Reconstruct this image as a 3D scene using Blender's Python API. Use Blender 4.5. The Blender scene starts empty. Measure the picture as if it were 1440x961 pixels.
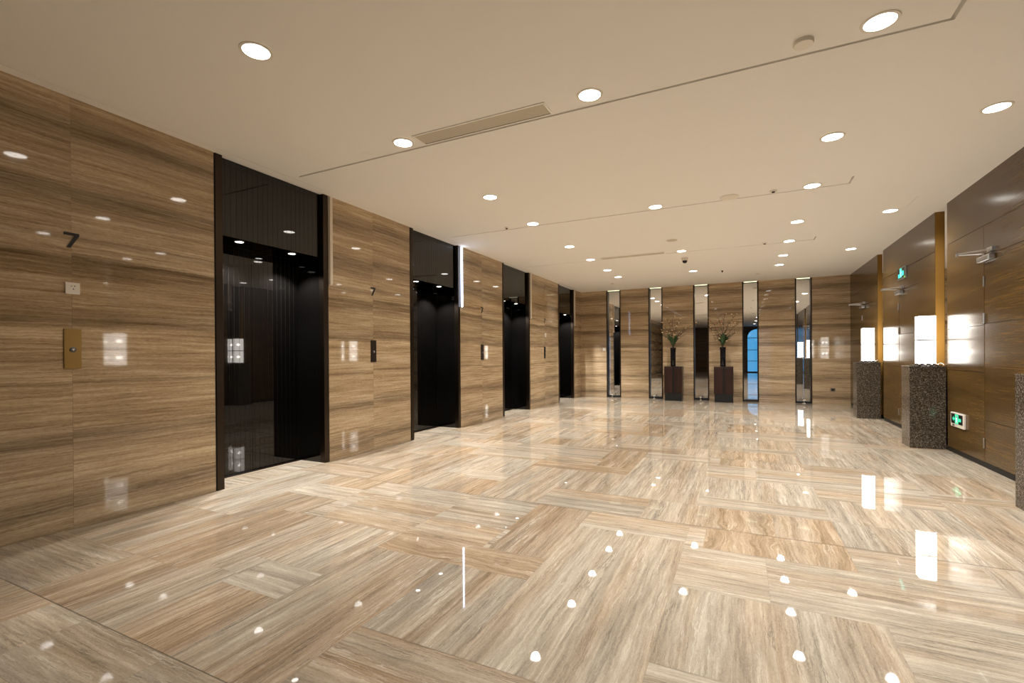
import bpy, bmesh, math, random
from mathutils import Vector, Matrix
random.seed(7)
S = bpy.context.scene
COL = S.collection
H, L, R, D, REAR = 3.1, -4.334, 2.319, 13.674, -8.2
PI = math.pi

# ------------------------------------------------------------------ materials
def lin(r, g, b):
    f = lambda c: ((c/255+0.055)/1.055)**2.4 if c > 10 else c/255/12.92
    return (f(r), f(g), f(b), 1)

def mat(name, col, rough=0.5, metal=0.0, ior=1.5, emit=None, es=0):
    m = bpy.data.materials.new(name); m.use_nodes = True
    b = m.node_tree.nodes['Principled BSDF']
    b.inputs['Base Color'].default_value = col
    b.inputs['Roughness'].default_value = rough
    b.inputs['Metallic'].default_value = metal
    b.inputs['IOR'].default_value = ior
    if emit:
        b.inputs['Emission Color'].default_value = emit
        b.inputs['Emission Strength'].default_value = es
    return m

class NT:
    def __init__(s, m): s.t = m.node_tree; s.b = s.t.nodes['Principled BSDF']
    def n(s, kind, **kw):
        x = s.t.nodes.new(kind)
        for k, v in kw.items(): setattr(x, k, v)
        return x
    def l(s, a, b): s.t.links.new(a, b)
    def math(s, op, a, b=None, clamp=False):
        x = s.n('ShaderNodeMath', operation=op, use_clamp=clamp)
        for i, v in enumerate((a, b)):
            if v is None: continue
            if isinstance(v, (int, float)): x.inputs[i].default_value = v
            else: s.l(v, x.inputs[i])
        return x.outputs[0]
    def noise(s, vec, scale, detail=6, rough=.6, dist=0):
        x = s.n('ShaderNodeTexNoise'); x.inputs['Scale'].default_value = scale
        x.inputs['Detail'].default_value = detail; x.inputs['Roughness'].default_value = rough
        x.inputs['Distortion'].default_value = dist
        s.l(vec, x.inputs['Vector']); return x.outputs[0]
    def ramp(s, fac, stops, interp='LINEAR'):
        x = s.n('ShaderNodeValToRGB'); cr = x.color_ramp; cr.interpolation = interp
        while len(cr.elements) < len(stops): cr.elements.new(0.5)
        for e, (p, c) in zip(cr.elements, stops): e.position = p
        for e, (p, c) in zip(cr.elements, stops): e.color = c if len(c) == 4 else (*c, 1)
        s.l(fac, x.inputs[0]); return x.outputs[0]
    def mix(s, fac, a, b, blend='MIX'):
        x = s.n('ShaderNodeMix', data_type='RGBA', blend_type=blend)
        for sock, v in ((x.inputs[0], fac), (x.inputs[6], a), (x.inputs[7], b)):
            if isinstance(v, (int, float)): sock.default_value = v
            elif isinstance(v, tuple): sock.default_value = v
            else: s.l(v, sock)
        return x.outputs[2]
    def comb(s, x, y, z=0):
        c = s.n('ShaderNodeCombineXYZ')
        for i, v in enumerate((x, y, z)):
            if isinstance(v, (int, float)): c.inputs[i].default_value = v
            else: s.l(v, c.inputs[i])
        return c.outputs[0]
    def uv(s):
        x = s.n('ShaderNodeUVMap', uv_map='UVMap'); sp = s.n('ShaderNodeSeparateXYZ')
        s.l(x.outputs[0], sp.inputs[0]); return sp.outputs[0], sp.outputs[1]

def g(v): return (v, v, v, 1)

# horizontally veined travertine of the walls: u runs along the veins (m), v is the height (m)
def travertine_wall():
    m = mat('travertine_wall', g(.4), .035, ior=1.5); t = NT(m); u, v = t.uv()
    wob = t.noise(t.comb(t.math('MULTIPLY', u, 1.0), t.math('MULTIPLY', v, 2.5)), 1.0, 4, .5)
    wob2 = t.noise(t.comb(t.math('MULTIPLY', u, 9), t.math('MULTIPLY', v, 22)), 1.0, 6, .7)
    wv = t.math('ADD', v, t.math('ADD', t.math('MULTIPLY', t.math('SUBTRACT', wob, .5), .05), t.math('MULTIPLY', t.math('SUBTRACT', wob2, .5), .026)))
    fine = t.noise(t.comb(t.math('MULTIPLY', u, 1.4), t.math('MULTIPLY', wv, 48)), 1.0, 10, .72)
    mid = t.noise(t.comb(t.math('MULTIPLY', u, .5), t.math('MULTIPLY', wv, 9)), 1.0, 8, .62)
    grain = t.noise(t.comb(t.math('MULTIPLY', u, 26), t.math('MULTIPLY', wv, 150)), 1.0, 4, .7)
    f = t.math('ADD', t.math('MULTIPLY', fine, .52), t.math('ADD', t.math('MULTIPLY', mid, .28), t.math('MULTIPLY', grain, .20)))
    base = t.ramp(f, [(.37, lin(126, 104, 78)), (.45, lin(162, 138, 107)), (.51, lin(185, 161, 128)), (.58, lin(210, 189, 157))])
    bands = [(3.0, 0), (2.95, .35), (2.86, .85), (2.76, .25), (2.60, .05), (2.47, .25), (2.42, .9), (2.49, .3), (2.2, .05), (2.1, .15), (2.07, .6), (2.03, .1),
             (1.96, .1), (1.93, .95), (1.87, .65), (1.74, .2), (1.58, .25), (1.47, .8), (1.43, .55), (1.415, 0), (1.2, .1), (1.045, .15), (1.03, .8), (1.005, .05),
             (.72, .15), (.63, .85), (.56, .3), (.40, .1), (.27, .35), (.16, .95), (.09, .3)]
    bd = t.ramp(t.math('DIVIDE', wv, 3.2), [(max(0, z/3.2), g(a)) for z, a in sorted(bands)])
    brk = t.ramp(t.noise(t.comb(t.math('MULTIPLY', u, .8), t.math('MULTIPLY', v, 14)), 1.0, 6, .7), [(.3, g(.45)), (.55, g(1))])
    streak = t.ramp(t.noise(t.comb(t.math('MULTIPLY', u, 1.8), t.math('MULTIPLY', wv, 75)), 1.0, 9, .75), [(.40, g(1)), (.58, g(.62))])
    k = t.math('MULTIPLY', t.math('MULTIPLY', bd, brk), streak)
    col = t.mix(k, base, lin(80, 63, 46))
    pit = t.ramp(t.noise(t.comb(t.math('MULTIPLY', u, 14), t.math('MULTIPLY', wv, 90)), 1.0, 3, .6), [(.27, g(.55)), (.33, g(0))])
    t.l(t.mix(pit, col, lin(74, 54, 34)), t.b.inputs['Base Color'])
    return m

# cut travertine floor slabs: u along the vein, v across it; tint comes from one colour per slab
def travertine_floor():
    m = mat('travertine_floor', g(.5), .02, ior=1.5); t = NT(m); u, v = t.uv()
    tint = t.n('ShaderNodeAttribute', attribute_name='slab'); sp = t.n('ShaderNodeSeparateColor')
    t.l(tint.outputs['Color'], sp.inputs[0])
    r1, r2, r3 = sp.outputs
    wob = t.noise(t.comb(t.math('MULTIPLY', u, 2.2), t.math('MULTIPLY', v, 4.5)), 1.0, 4, .55)
    wob2 = t.noise(t.comb(t.math('MULTIPLY', u, 16), t.math('MULTIPLY', v, 34)), 1.0, 6, .7)
    amp = t.math('ADD', .022, t.math('MULTIPLY', t.math('POWER', r3, 3.0), .17))
    wv = t.math('ADD', v, t.math('ADD', t.math('MULTIPLY', t.math('SUBTRACT', wob, .5), amp), t.math('MULTIPLY', t.math('SUBTRACT', wob2, .5), .022)))
    fine = t.noise(t.comb(t.math('MULTIPLY', u, 2.4), t.math('MULTIPLY', wv, 48)), 1.0, 10, .74)
    mid = t.noise(t.comb(t.math('MULTIPLY', u, .6), t.math('MULTIPLY', wv, 13)), 1.0, 8, .62)
    grain = t.noise(t.comb(t.math('MULTIPLY', u, 60), t.math('MULTIPLY', wv, 200)), 1.0, 4, .7)
    f = t.math('ADD', t.math('MULTIPLY', fine, .46), t.math('ADD', t.math('MULTIPLY', mid, .36), t.math('MULTIPLY', grain, .18)))
    grey = t.ramp(f, [(.36, lin(114, 105, 94)), (.44, lin(147, 136, 121)), (.51, lin(171, 159, 141)), (.58, lin(192, 180, 162)), (.67, lin(212, 202, 187))])
    tan = t.ramp(f, [(.37, lin(118, 97, 74)), (.45, lin(150, 127, 101)), (.53, lin(174, 151, 124)), (.60, lin(194, 174, 148)), (.68, lin(210, 194, 173))])
    wz = t.noise(t.comb(t.math('MULTIPLY', u, .35), t.math('MULTIPLY', wv, 4.5)), 1.0, 3, .5)
    wfac = t.math('ADD', t.math('MULTIPLY', t.math('SUBTRACT', wz, .5), 2.6), t.math('SUBTRACT', t.math('MULTIPLY', r1, 1.25), .12), True)
    col = t.mix(wfac, grey, tan)
    val = t.math('ADD', .74, t.math('MULTIPLY', r2, .40))
    col = t.mix(1.0, col, t.comb(val, val, val), 'MULTIPLY')
    # crisp hair veins: dark and cream lines where a stretched noise crosses its middle, broken up along the slab
    rn = t.noise(t.comb(t.math('MULTIPLY', u, 1.7), t.math('MULTIPLY', wv, 34)), 1.0, 5, .6)
    line = t.ramp(t.math('ABSOLUTE', t.math('SUBTRACT', rn, .5)), [(0, g(1)), (.012, g(.75)), (.026, g(0))])
    gate = t.noise(t.comb(t.math('MULTIPLY', u, 1.4), t.math('MULTIPLY', wv, 7)), 1.0, 4, .6)
    dark = t.math('MULTIPLY', line, t.ramp(gate, [(.50, g(0)), (.62, g(.62))]))
    pale = t.math('MULTIPLY', line, t.ramp(gate, [(.38, g(.45)), (.50, g(0))]))
    col = t.mix(dark, col, lin(98, 88, 77)); col = t.mix(pale, col, lin(226, 216, 200))
    dk = t.ramp(t.noise(t.comb(t.math('MULTIPLY', u, 3.5), t.math('MULTIPLY', wv, 30)), 1.0, 6, .7), [(.66, g(0)), (.74, g(.8))])
    t.l(t.mix(dk, col, lin(92, 86, 79)), t.b.inputs['Base Color'])
    return m

def veneer(name, c1, c2, c3, rough, vertical=False):
    m = mat(name, g(.1), rough, ior=1.4); t = NT(m); u, v = t.uv()
    if vertical: u, v = v, u
    a = t.noise(t.comb(t.math('MULTIPLY', u, 2.2), t.math('MULTIPLY', v, 80)), 1.0, 8, .65, .1)
    b = t.noise(t.comb(t.math('MULTIPLY', u, .5), t.math('MULTIPLY', v, 6)), 1.0, 4, .5, .15)
    f = t.math('ADD', t.math('MULTIPLY', a, .6), t.math('MULTIPLY', b, .4))
    t.l(t.ramp(f, [(.39, c1), (.5, c2), (.61, c3)]), t.b.inputs['Base Color'])
    return m

def granite():
    m = mat('granite', g(.1), .12, ior=1.5); t = NT(m)
    tc = t.n('ShaderNodeTexCoord').outputs['Object']
    vo = t.n('ShaderNodeTexVoronoi'); vo.inputs['Scale'].default_value = 120
    t.l(tc, vo.inputs['Vector'])
    sp = t.n('ShaderNodeSeparateColor'); t.l(vo.outputs['Color'], sp.inputs[0])
    a = t.ramp(sp.outputs[0], [(0, lin(32, 27, 22)), (.3, lin(54, 47, 39)), (.6, lin(84, 75, 64)), (.85, lin(116, 106, 94)), (1, lin(150, 141, 131))])
    n = t.noise(tc, 160, 3, .6)
    t.l(t.mix(.35, a, t.ramp(n, [(.35, lin(20, 17, 14)), (.65, lin(86, 77, 66))])), t.b.inputs['Base Color'])
    return m

M_wall = travertine_wall()
M_floor = travertine_floor()
M_wood = veneer('oak_veneer', lin(64, 47, 23), lin(82, 61, 30), lin(98, 75, 39), .2)
M_walnut = veneer('walnut', lin(26, 14, 10), lin(39, 22, 16), lin(53, 31, 23), .35, True)
M_rear = veneer('rear_veneer', lin(60, 42, 24), lin(76, 54, 32), lin(92, 66, 40), .3)
M_granite = granite()
M_ceil = mat('ceiling_paint', lin(243, 241, 237), .85)
M_grille = mat('grille_paint', lin(206, 198, 180), .5)
M_black = mat('black_glass', (.0016, .0014, .0013, 1), .02, ior=1.55)
M_rib = mat('rib_line', (.014, .012, .010, 1), .3)
M_bronze = mat('bronze_metal', lin(66, 57, 49), .28, 1)
M_bronze_dk = mat('dark_bronze', lin(44, 35, 28), .3, .6)
M_darkgap = mat('dark_gap', lin(14, 11, 9), .6)
M_gold = mat('brass_plate', lin(152, 124, 74), .3, 1)
M_brassedge = mat('gilt_edge', lin(150, 111, 52), .3, 0)
M_chrome = mat('chrome', g(.8), .12, 1)
M_steel = mat('brushed_steel', g(.5), .3, 1)
M_mirror = mat('mirror_silver', g(.86), .008, 1)
M_white = mat('white_plastic', lin(226, 218, 208), .4)
M_cream = mat('cream_plastic', lin(232, 226, 214), .5)
M_sign = mat('sign_black', lin(24, 20, 17), .35)
M_plinth = mat('plinth_black', lin(17, 17, 17), .4)
M_vase = mat('vase_black', (.004, .004, .006, 1), .06)
M_leaf = mat('leaf_green', lin(38, 66, 30), .35)
M_twig = mat('twig_brown', lin(70, 48, 28), .7)
M_petal = mat('petal_cream', lin(226, 198, 158), .6)
M_pink = mat('petal_pink', lin(220, 120, 120), .6)
M_button = mat('button_grey', lin(92, 94, 98), .3, .6)
M_dome = mat('camera_dome', (.01, .01, .012, 1), .05)
M_disc = mat('downlight_lens', g(.8), .5, emit=(1, .95, .88, 1), es=14)
M_soffitdisc = mat('soffit_lens', g(.8), .5, emit=(1, .96, .9, 1), es=10)
M_lantern_on = mat('lantern_lit', g(.8), .4, emit=(.62, .75, 1, 1), es=9)
M_lantern_off = mat('lantern_unlit', lin(224, 212, 196), .4)
M_cove = mat('cove_strip', g(.8), .5, emit=(1, .98, .62, 1), es=1.2)
M_signblack = mat('sign_face_black', (.004, .006, .005, 1), .3)
M_green = mat('sign_green', g(.1), .5, emit=(.0, .9, .42, 1), es=1.3)
M_teal = mat('sign_teal', g(.1), .5, emit=(.0, .95, .72, 1), es=1.5)
M_signwhite = mat('sign_white', g(.5), .5, emit=(.6, 1, .85, 1), es=1.2)
M_led = mat('led_green', g(.1), .5, emit=(.25, .9, .1, 1), es=1)
M_bulb = mat('lamp_bulb', g(.8), .5, emit=(1, .93, .84, 1), es=110)
M_slit = mat('slit_dark', lin(120, 110, 94), .7)

def shade_mat():
    m = bpy.data.materials.new('lamp_shade_glow'); m.use_nodes = True
    nt = m.node_tree; nt.nodes.clear()
    o = nt.nodes.new('ShaderNodeOutputMaterial'); mx = nt.nodes.new('ShaderNodeMixShader')
    e = nt.nodes.new('ShaderNodeEmission'); e.inputs[0].default_value = (1, .93, .84, 1); e.inputs[1].default_value = 9
    tr = nt.nodes.new('ShaderNodeBsdfTransparent')
    mx.inputs[0].default_value = .84
    nt.links.new(tr.outputs[0], mx.inputs[1]); nt.links.new(e.outputs[0], mx.inputs[2]); nt.links.new(mx.outputs[0], o.inputs[0])
    return m
M_shade = shade_mat()

def glass_mat():
    m = bpy.data.materials.new('window_glass'); m.use_nodes = True
    nt = m.node_tree; nt.nodes.clear()
    o = nt.nodes.new('ShaderNodeOutputMaterial'); mx = nt.nodes.new('ShaderNodeMixShader')
    tr = nt.nodes.new('ShaderNodeBsdfTransparent'); gl = nt.nodes.new('ShaderNodeBsdfGlossy'); gl.inputs['Roughness'].default_value = .02
    mx.inputs[0].default_value = .06
    nt.links.new(tr.outputs[0], mx.inputs[1]); nt.links.new(gl.outputs[0], mx.inputs[2]); nt.links.new(mx.outputs[0], o.inputs[0])
    return m
M_glass = glass_mat()

# ------------------------------------------------------------------ mesh helpers
def link(name, me, parent=None):
    o = bpy.data.objects.new(name, me); COL.objects.link(o)
    if parent: o.parent = parent
    return o

def build(name, bm, mats, parent=None, smooth=False, bevel=0, loc=None):
    if not isinstance(mats, (list, tuple)): mats = [mats]
    bmesh.ops.recalc_face_normals(bm, faces=bm.faces[:]) if not getattr(bm, 'keep', False) else None
    me = bpy.data.meshes.new(name); bm.to_mesh(me); bm.free()
    for m in mats: me.materials.append(m)
    if smooth:
        me.shade_smooth()
        me.set_sharp_from_angle(angle=math.radians(40))
    o = link(name, me, parent)
    if loc: o.location = loc
    if bevel:
        b = o.modifiers.new('edge', 'BEVEL'); b.width = bevel; b.segments = 2; b.limit_method = 'ANGLE'
    return o

def tag(o, label, cat, group=None, kind=None):
    o['label'] = label; o['category'] = cat
    if group: o['group'] = group
    if kind: o['kind'] = kind
    return o

def thing(name, label, cat, loc=(0, 0, 0), group=None, rz=0):
    o = bpy.data.objects.new(name, None); COL.objects.link(o); o.empty_display_size = .1
    o.location = loc; o.rotation_euler = (0, 0, rz)
    return tag(o, label, cat, group)

def copy_tree(o, parent=None):
    c = o.copy(); COL.objects.link(c)
    if parent: c.parent = parent
    for ch in list(o.children): copy_tree(ch, c)
    return c

def structure(o): o['kind'] = 'structure'; return o

def box(bm, x0, x1, y0, y1, z0, z1, mi=0):
    v = [bm.verts.new(p) for p in ((x0, y0, z0), (x1, y0, z0), (x1, y1, z0), (x0, y1, z0), (x0, y0, z1), (x1, y0, z1), (x1, y1, z1), (x0, y1, z1))]
    fs = []
    for q in ((0, 3, 2, 1), (4, 5, 6, 7), (0, 1, 5, 4), (1, 2, 6, 5), (2, 3, 7, 6), (3, 0, 4, 7)):
        f = bm.faces.new([v[i] for i in q]); f.material_index = mi; fs.append(f)
    return fs

def bxo(name, dims, m, parent=None, bevel=0.0, uvp=None):
    bm = bmesh.new(); box(bm, *dims)
    if uvp: world_uv(bm)
    return build(name, bm, m, parent, bevel=bevel)

def world_uv(bm, du=0.0, faces=None):
    """u along the horizontal run of each face, v = height (tops: v across)"""
    uv = bm.loops.layers.uv.get('UVMap') or bm.loops.layers.uv.new('UVMap')
    for f in (faces if faces is not None else bm.faces):
        f.normal_update(); n = f.normal
        for lp in f.loops:
            c = lp.vert.co
            if abs(n.x) >= abs(n.y) and abs(n.x) >= abs(n.z): a = (c.y, c.z)
            elif abs(n.y) >= abs(n.z): a = (c.x, c.z)
            else: a = (c.x, c.y)
            lp[uv].uv = (a[0]+du, a[1])

def lathe(bm, prof, seg=32, mi=0, c=(0, 0, 0)):
    rings = []
    for r, z in prof:
        if r < 1e-6: rings.append([bm.verts.new((c[0], c[1], c[2]+z))])
        else: rings.append([bm.verts.new((c[0]+r*math.cos(2*PI*i/seg), c[1]+r*math.sin(2*PI*i/seg), c[2]+z)) for i in range(seg)])
    for a, b in zip(rings, rings[1:]):
        for i in range(seg):
            j = (i+1) % seg
            if len(a) == 1 and len(b) == 1: continue
            if len(a) == 1: f = bm.faces.new((a[0], b[j], b[i]))
            elif len(b) == 1: f = bm.faces.new((a[i], a[j], b[0]))
            else: f = bm.faces.new((a[i], a[j], b[j], b[i]))
            f.material_index = mi

def tube(bm, pts, rads, seg=6, mi=0):
    pts = [Vector(p) for p in pts]; rings = []
    for i, p in enumerate(pts):
        d = (pts[min(i+1, len(pts)-1)]-pts[max(i-1, 0)]).normalized()
        a = d.orthogonal().normalized() if i == 0 else (rings_a - d*rings_a.dot(d)).normalized()
        rings_a = a; b = d.cross(a)
        r = rads[i] if isinstance(rads, (list, tuple)) else rads
        rings.append([bm.verts.new(p+(a*math.cos(2*PI*k/seg)+b*math.sin(2*PI*k/seg))*r) for k in range(seg)])
    for u, w in zip(rings, rings[1:]):
        for k in range(seg):
            f = bm.faces.new((u[k], u[(k+1) % seg], w[(k+1) % seg], w[k])); f.material_index = mi
    bm.faces.new(rings[0][::-1]).material_index = mi; bm.faces.new(rings[-1]).material_index = mi

def prism(bm, poly, mp, t0, t1, mi=0):
    """polygon (a,b) extruded from t0 to t1, mp(a,b,t) -> xyz"""
    lo = [bm.verts.new(mp(a, b, t0)) for a, b in poly]; hi = [bm.verts.new(mp(a, b, t1)) for a, b in poly]
    bm.faces.new(lo[::-1]).material_index = mi; bm.faces.new(hi).material_index = mi
    n = len(poly)
    for i in range(n): bm.faces.new((lo[i], lo[(i+1) % n], hi[(i+1) % n], hi[i])).material_index = mi

def relief(us, vs, hf, mp, out, mf=None, bm=None):
    """height-field panel. us, vs: sorted cuts; hf(uc,vc) -> depth of the cell or None; mp(u,v,h) -> xyz; skirts join unequal cells."""
    bm = bm or bmesh.new()
    us = sorted(set(round(x, 5) for x in us)); vs = sorted(set(round(x, 5) for x in vs))
    nu, nv = len(us)-1, len(vs)-1
    hh = [[hf((us[i]+us[i+1])/2, (vs[j]+vs[j+1])/2) for j in range(nv)] for i in range(nu)]
    V = {}
    def vert(u, v, h):
        k = (u, v, round(h, 5))
        if k not in V: V[k] = bm.verts.new(mp(u, v, h))
        return V[k]
    def face(vs_, mi=0):
        if len(set(vs_)) < 3: return
        try: f = bm.faces.new(vs_); f.material_index = mi
        except ValueError: pass
    for i in range(nu):
        for j in range(nv):
            h = hh[i][j]
            if h is None: continue
            mi = mf((us[i]+us[i+1])/2, (vs[j]+vs[j+1])/2) if mf else 0
            face([vert(us[i], vs[j], h), vert(us[i+1], vs[j], h), vert(us[i+1], vs[j+1], h), vert(us[i], vs[j+1], h)], mi)
    for i in range(nu+1):
        for j in range(nv):
            a = hh[i-1][j] if i > 0 else None; b = hh[i][j] if i < nu else None
            if a is None and b is None: continue
            a = out if a is None else a; b = out if b is None else b
            if abs(a-b) > 1e-6: face([vert(us[i], vs[j], a), vert(us[i], vs[j+1], a), vert(us[i], vs[j+1], b), vert(us[i], vs[j], b)])
    for i in range(nu):
        for j in range(nv+1):
            a = hh[i][j-1] if j > 0 else None; b = hh[i][j] if j < nv else None
            if a is None and b is None: continue
            a = out if a is None else a; b = out if b is None else b
            if abs(a-b) > 1e-6: face([vert(us[i], vs[j], a), vert(us[i+1], vs[j], a), vert(us[i+1], vs[j], b), vert(us[i], vs[j], b)])
    return bm

# ------------------------------------------------------------------ floor: large travertine slabs in a repeating mixed bond
PER = 2.484
# (x0, x1, y0, y1, vein 'h' = along x / 'v' = along y, tan, value, wavy, pieces)   one repeat, y measured from 1.63
B = [
 (-4.33, -3.40, -.50, 0.00, 'h', .35, .35, .3, 2), (-4.33, -3.40, 0.00, .72, 'v', .40, .35, .3, 3), (-4.33, -3.72, .72, 1.98, 'v', .35, .6, .2, 2),
 (-3.40, -2.92, -.50, 0.00, 'v', .75, .3, .4, 1), (-3.40, -2.92, 0.00, .98, 'v', .70, .35, .3, 1), (-3.72, -3.40, .72, 1.35, 'v', .5, .45, .2, 1), (-3.40, -3.10, .98, 1.35, 'v', .65, .5, .2, 1),
 (-3.72, -3.10, 1.35, 1.68, 'h', .1, .9, .2, 1), (-3.72, -3.10, 1.68, 1.98, 'v', .5, .6, .2, 1), (-3.10, -2.76, 1.63, 1.98, 'h', .15, .8, .2, 1),
 (-2.92, -2.56, -.50, .10, 'v', .25, .75, .2, 1), (-2.92, -2.69, .10, .98, 'v', .2, .75, .2, 1),(-2.69, -2.56, .10, .30, 'v', .2, .75, .2, 1),
 (-3.10, -2.92, .98, 1.63, 'h', .4, .6, .3, 1), (-2.92, -2.12, .98, 1.32, 'h', .25, .65, .3, 1), (-2.92, -2.12, 1.32, 1.63, 'h', .4, .6, .3, 1), (-2.76, -2.12, 1.63, 1.98, 'h', .2, .7, .2, 1),
 (-2.56, -2.12, -.50, 0.00, 'v', .75, .55, .3, 1), (-2.56, -2.12, 0.00, .30, 'h', .05, 1.0, .3, 1), (-2.69, -2.12, .30, .98, 'v', .2, .9, .1, 2),
 (-2.09, -1.56, -.50, .72, 'v', .45, .6, .35, 2), (-2.12, -2.09, -.5, .72, 'v', .4, .6, .3, 1), (-1.50, -1.46, 1.35, 1.98, 'v', .8, .55, .4, 1), (-1.5, -1.46, 1.01, 1.35, 'h', .35, .7, .3, 1), (-.34, -.23, 1.59, 1.98, 'h', .3, .8, .3, 1), (-.23, -.10, -.5, 0, 'v', .95, .7, 1., 1), (-1.56, -1.46, 0.0, .72, 'v', .3, .55, .2, 1),
 (-2.12, -1.06, .72, 1.01, 'h', .92, .55, .95, 1), (-2.12, -1.50, 1.01, 1.35, 'h', .35, .7, .3, 1), (-2.12, -1.50, 1.35, 1.66, 'h', .2, .6, .3, 1), (-2.12, -1.50, 1.66, 1.98, 'h', .2, .6, .2, 1),
 (-1.46, -1.06, 1.01, 1.98, 'v', .85, .55, .4, 1),
 (-1.56, -0.70, -.50, -.20, 'h', .3, .45, .3, 1), (-1.56, -0.70, -.20, 0.00, 'h', .4, .45, .2, 1), (-0.70, -.23, -.50, 0.0, 'v', .30, .65, .4, 1),
 (-1.46, -1.06, 0.00, .72, 'v', .35, .6, .3, 1), (-1.06, -.70, 0.00, 1.64, 'v', .25, .75, .5, 1), (-.70, -.34, 0.00, 1.64, 'v', .35, .6, .55, 1),
 (-1.06, -.34, 1.64, 1.98, 'h', .30, .85, .3, 1),
 (-.34, .12, 0.30, 1.0, 'v', .15, .7, .45, 1), (.12, .58, 0.30, 1.0, 'v', .3, .75, .4, 1), (-.34, .58, 0.0, .30, 'h', .2, .6, .3, 2),
 (-.34, .12, 1.0, 1.59, 'h', .25, .85, .15, 2), (.12, 1.44, 1.0, 1.59, 'h', .35, .75, .2, 2),
 (-.23, .20, 1.59, 1.98, 'v', .95, .7, 1.0, 1), (.20, .58, 1.59, 1.98, 'v', .6, .75, .8, 1), (-.10, .20, -.50, 0.0, 'v', .95, .7, 1.0, 1), (.20, .58, -.50, 0.0, 'v', .6, .75, .8, 1),
 (.58, 1.44, .60, 1.0, 'h', .15, .8, .2, 1), (.58, 1.02, 0.0, .60, 'v', .2, .7, .3, 1), (1.02, 1.44, 0.0, .60, 'v', .3, .7, .3, 1),
 (.58, 1.21, 1.59, 1.98, 'h', .35, .7, .3, 1), (.58, 1.00, -.50, 0.0, 'v', .1, .55, .3, 1), (1.00, 1.44, -.50, 0.0, 'v', .25, .7, .3, 1),
 (1.44, 1.86, -.50, .9, 'v', .3, .65, .35, 1), (1.86, 2.49, -.50, .9, 'v', .2, .75, .35, 1), (1.44, 2.49, .9, 1.2, 'h', .6, .65, .3, 1),
 (1.44, 1.80, 1.2, 1.98, 'v', .45, .6, .3, 1), (1.80, 2.49, 1.2, 1.98, 'v', .35, .75, .3, 1), (1.21, 1.44, 1.59, 1.98, 'v', .45, .6, .3, 1),
]
bm = bmesh.new(); uvl = bm.loops.layers.uv.new('UVMap'); cl = bm.loops.layers.float_color.new('slab')
def slab(x0, x1, y0, y1, vein, tan, val, wavy):
    if x1-x0 < .01 or y1-y0 < .01: return
    e = .0006
    vs = [bm.verts.new(p) for p in ((x0+e, y0+e, 0), (x1-e, y0+e, 0), (x1-e, y1-e, 0), (x0+e, y1-e, 0))]
    f = bm.faces.new(vs); ou, ov = random.uniform(0, 60), random.uniform(0, 60)
    c = (min(1, max(0, tan+random.uniform(-.12, .12))), min(1, max(0, val+random.uniform(-.12, .12))), wavy, 1)
    for lp in f.loops:
        x, y = lp.vert.co.x, lp.vert.co.y
        lp[uvl].uv = (x+ou, y+ov) if vein == 'h' else (y+ou, x+ov)
        lp[cl] = c
k0 = math.floor((REAR-1.63)/PER)
for k in range(k0, 6):
    for (x0, x1, y0, y1, ve, tan, val, wavy, n) in B:
        a, b = 1.63+y0+k*PER, 1.63+y1+k*PER
        a, b = max(a, REAR), min(b, D+.2)
        if b <= a: continue
        jt = random.uniform(-.1, .1)
        for i in range(n):
            if ve == 'h': slab(x0, x1, a+(b-a)*i/n, a+(b-a)*(i+1)/n, ve, tan+jt, val, wavy)
            else: slab(x0+(x1-x0)*i/n, x0+(x1-x0)*(i+1)/n, a, b, ve, tan+jt, val, wavy)
# inside the elevator recesses the bond runs on as narrow cross-laid strips, lightened to add to the soffit light
ELEV = [(2.715, 4.045), (5.550, 6.918), (8.500, 9.880), (11.720, 13.020)]
for y0, y1 in ELEV:
    n = 5
    for i in range(n):
        a, b = y0+(y1-y0)*i/n, y0+(y1-y0)*(i+1)/n
        slab(-4.62, -4.33, a, b, 'h', .2, .9, .2)
    slab(-4.83, -4.62, y0, y1, 'v', .3, .85, .2)
# bed under the slabs (thin joints show it)
fs = box(bm, -4.9, R+.2, REAR, D+.2, -.08, -.0015)
for f in fs:
    for lp in f.loops: lp[uvl].uv = (0, 0); lp[cl] = (.2, 0, 0, 1)
structure(build('floor', bm, M_floor))

# ------------------------------------------------------------------ ceiling with its grooves
GW = .024
GROOVES = [(-4.14, 1.06+GW, 3.475, 3.475+GW), (1.06, 1.06+GW, 3.22, 3.475+GW),
           (-4.11, 1.06+GW, 6.325, 6.325+GW*.95), (1.06, 1.06+GW*.8, 6.10, 6.325+GW*.95),
           (-4.08, 1.06+GW, 9.17, 9.17+GW*1.05), (1.06, 1.06+GW*.8, 8.95, 9.17+GW*1.05)]
THIN = [(-4.238, -4.230, REAR, D-.1), (1.50, 1.90, 7.645, 7.650), (1.895, 1.90, 7.22, 7.65)]
us, vs = [L-.5, R+.2], [REAR, D+.2]
for a, b, c, d in GROOVES+THIN: us += [a, b]; vs += [c, d]
vs += [6.0]
def hc(u, v):
    for a, b, c, d in GROOVES:
        if a < u < b and c < v < d: return -.045
    for a, b, c, d in THIN:
        if a < u < b and c < v < d: return -.006
    return 0
bm = relief(us, vs, hc, lambda u, v, h: (u, v, H-h), -.12)
structure(build('ceiling', bm, M_ceil))

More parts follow.
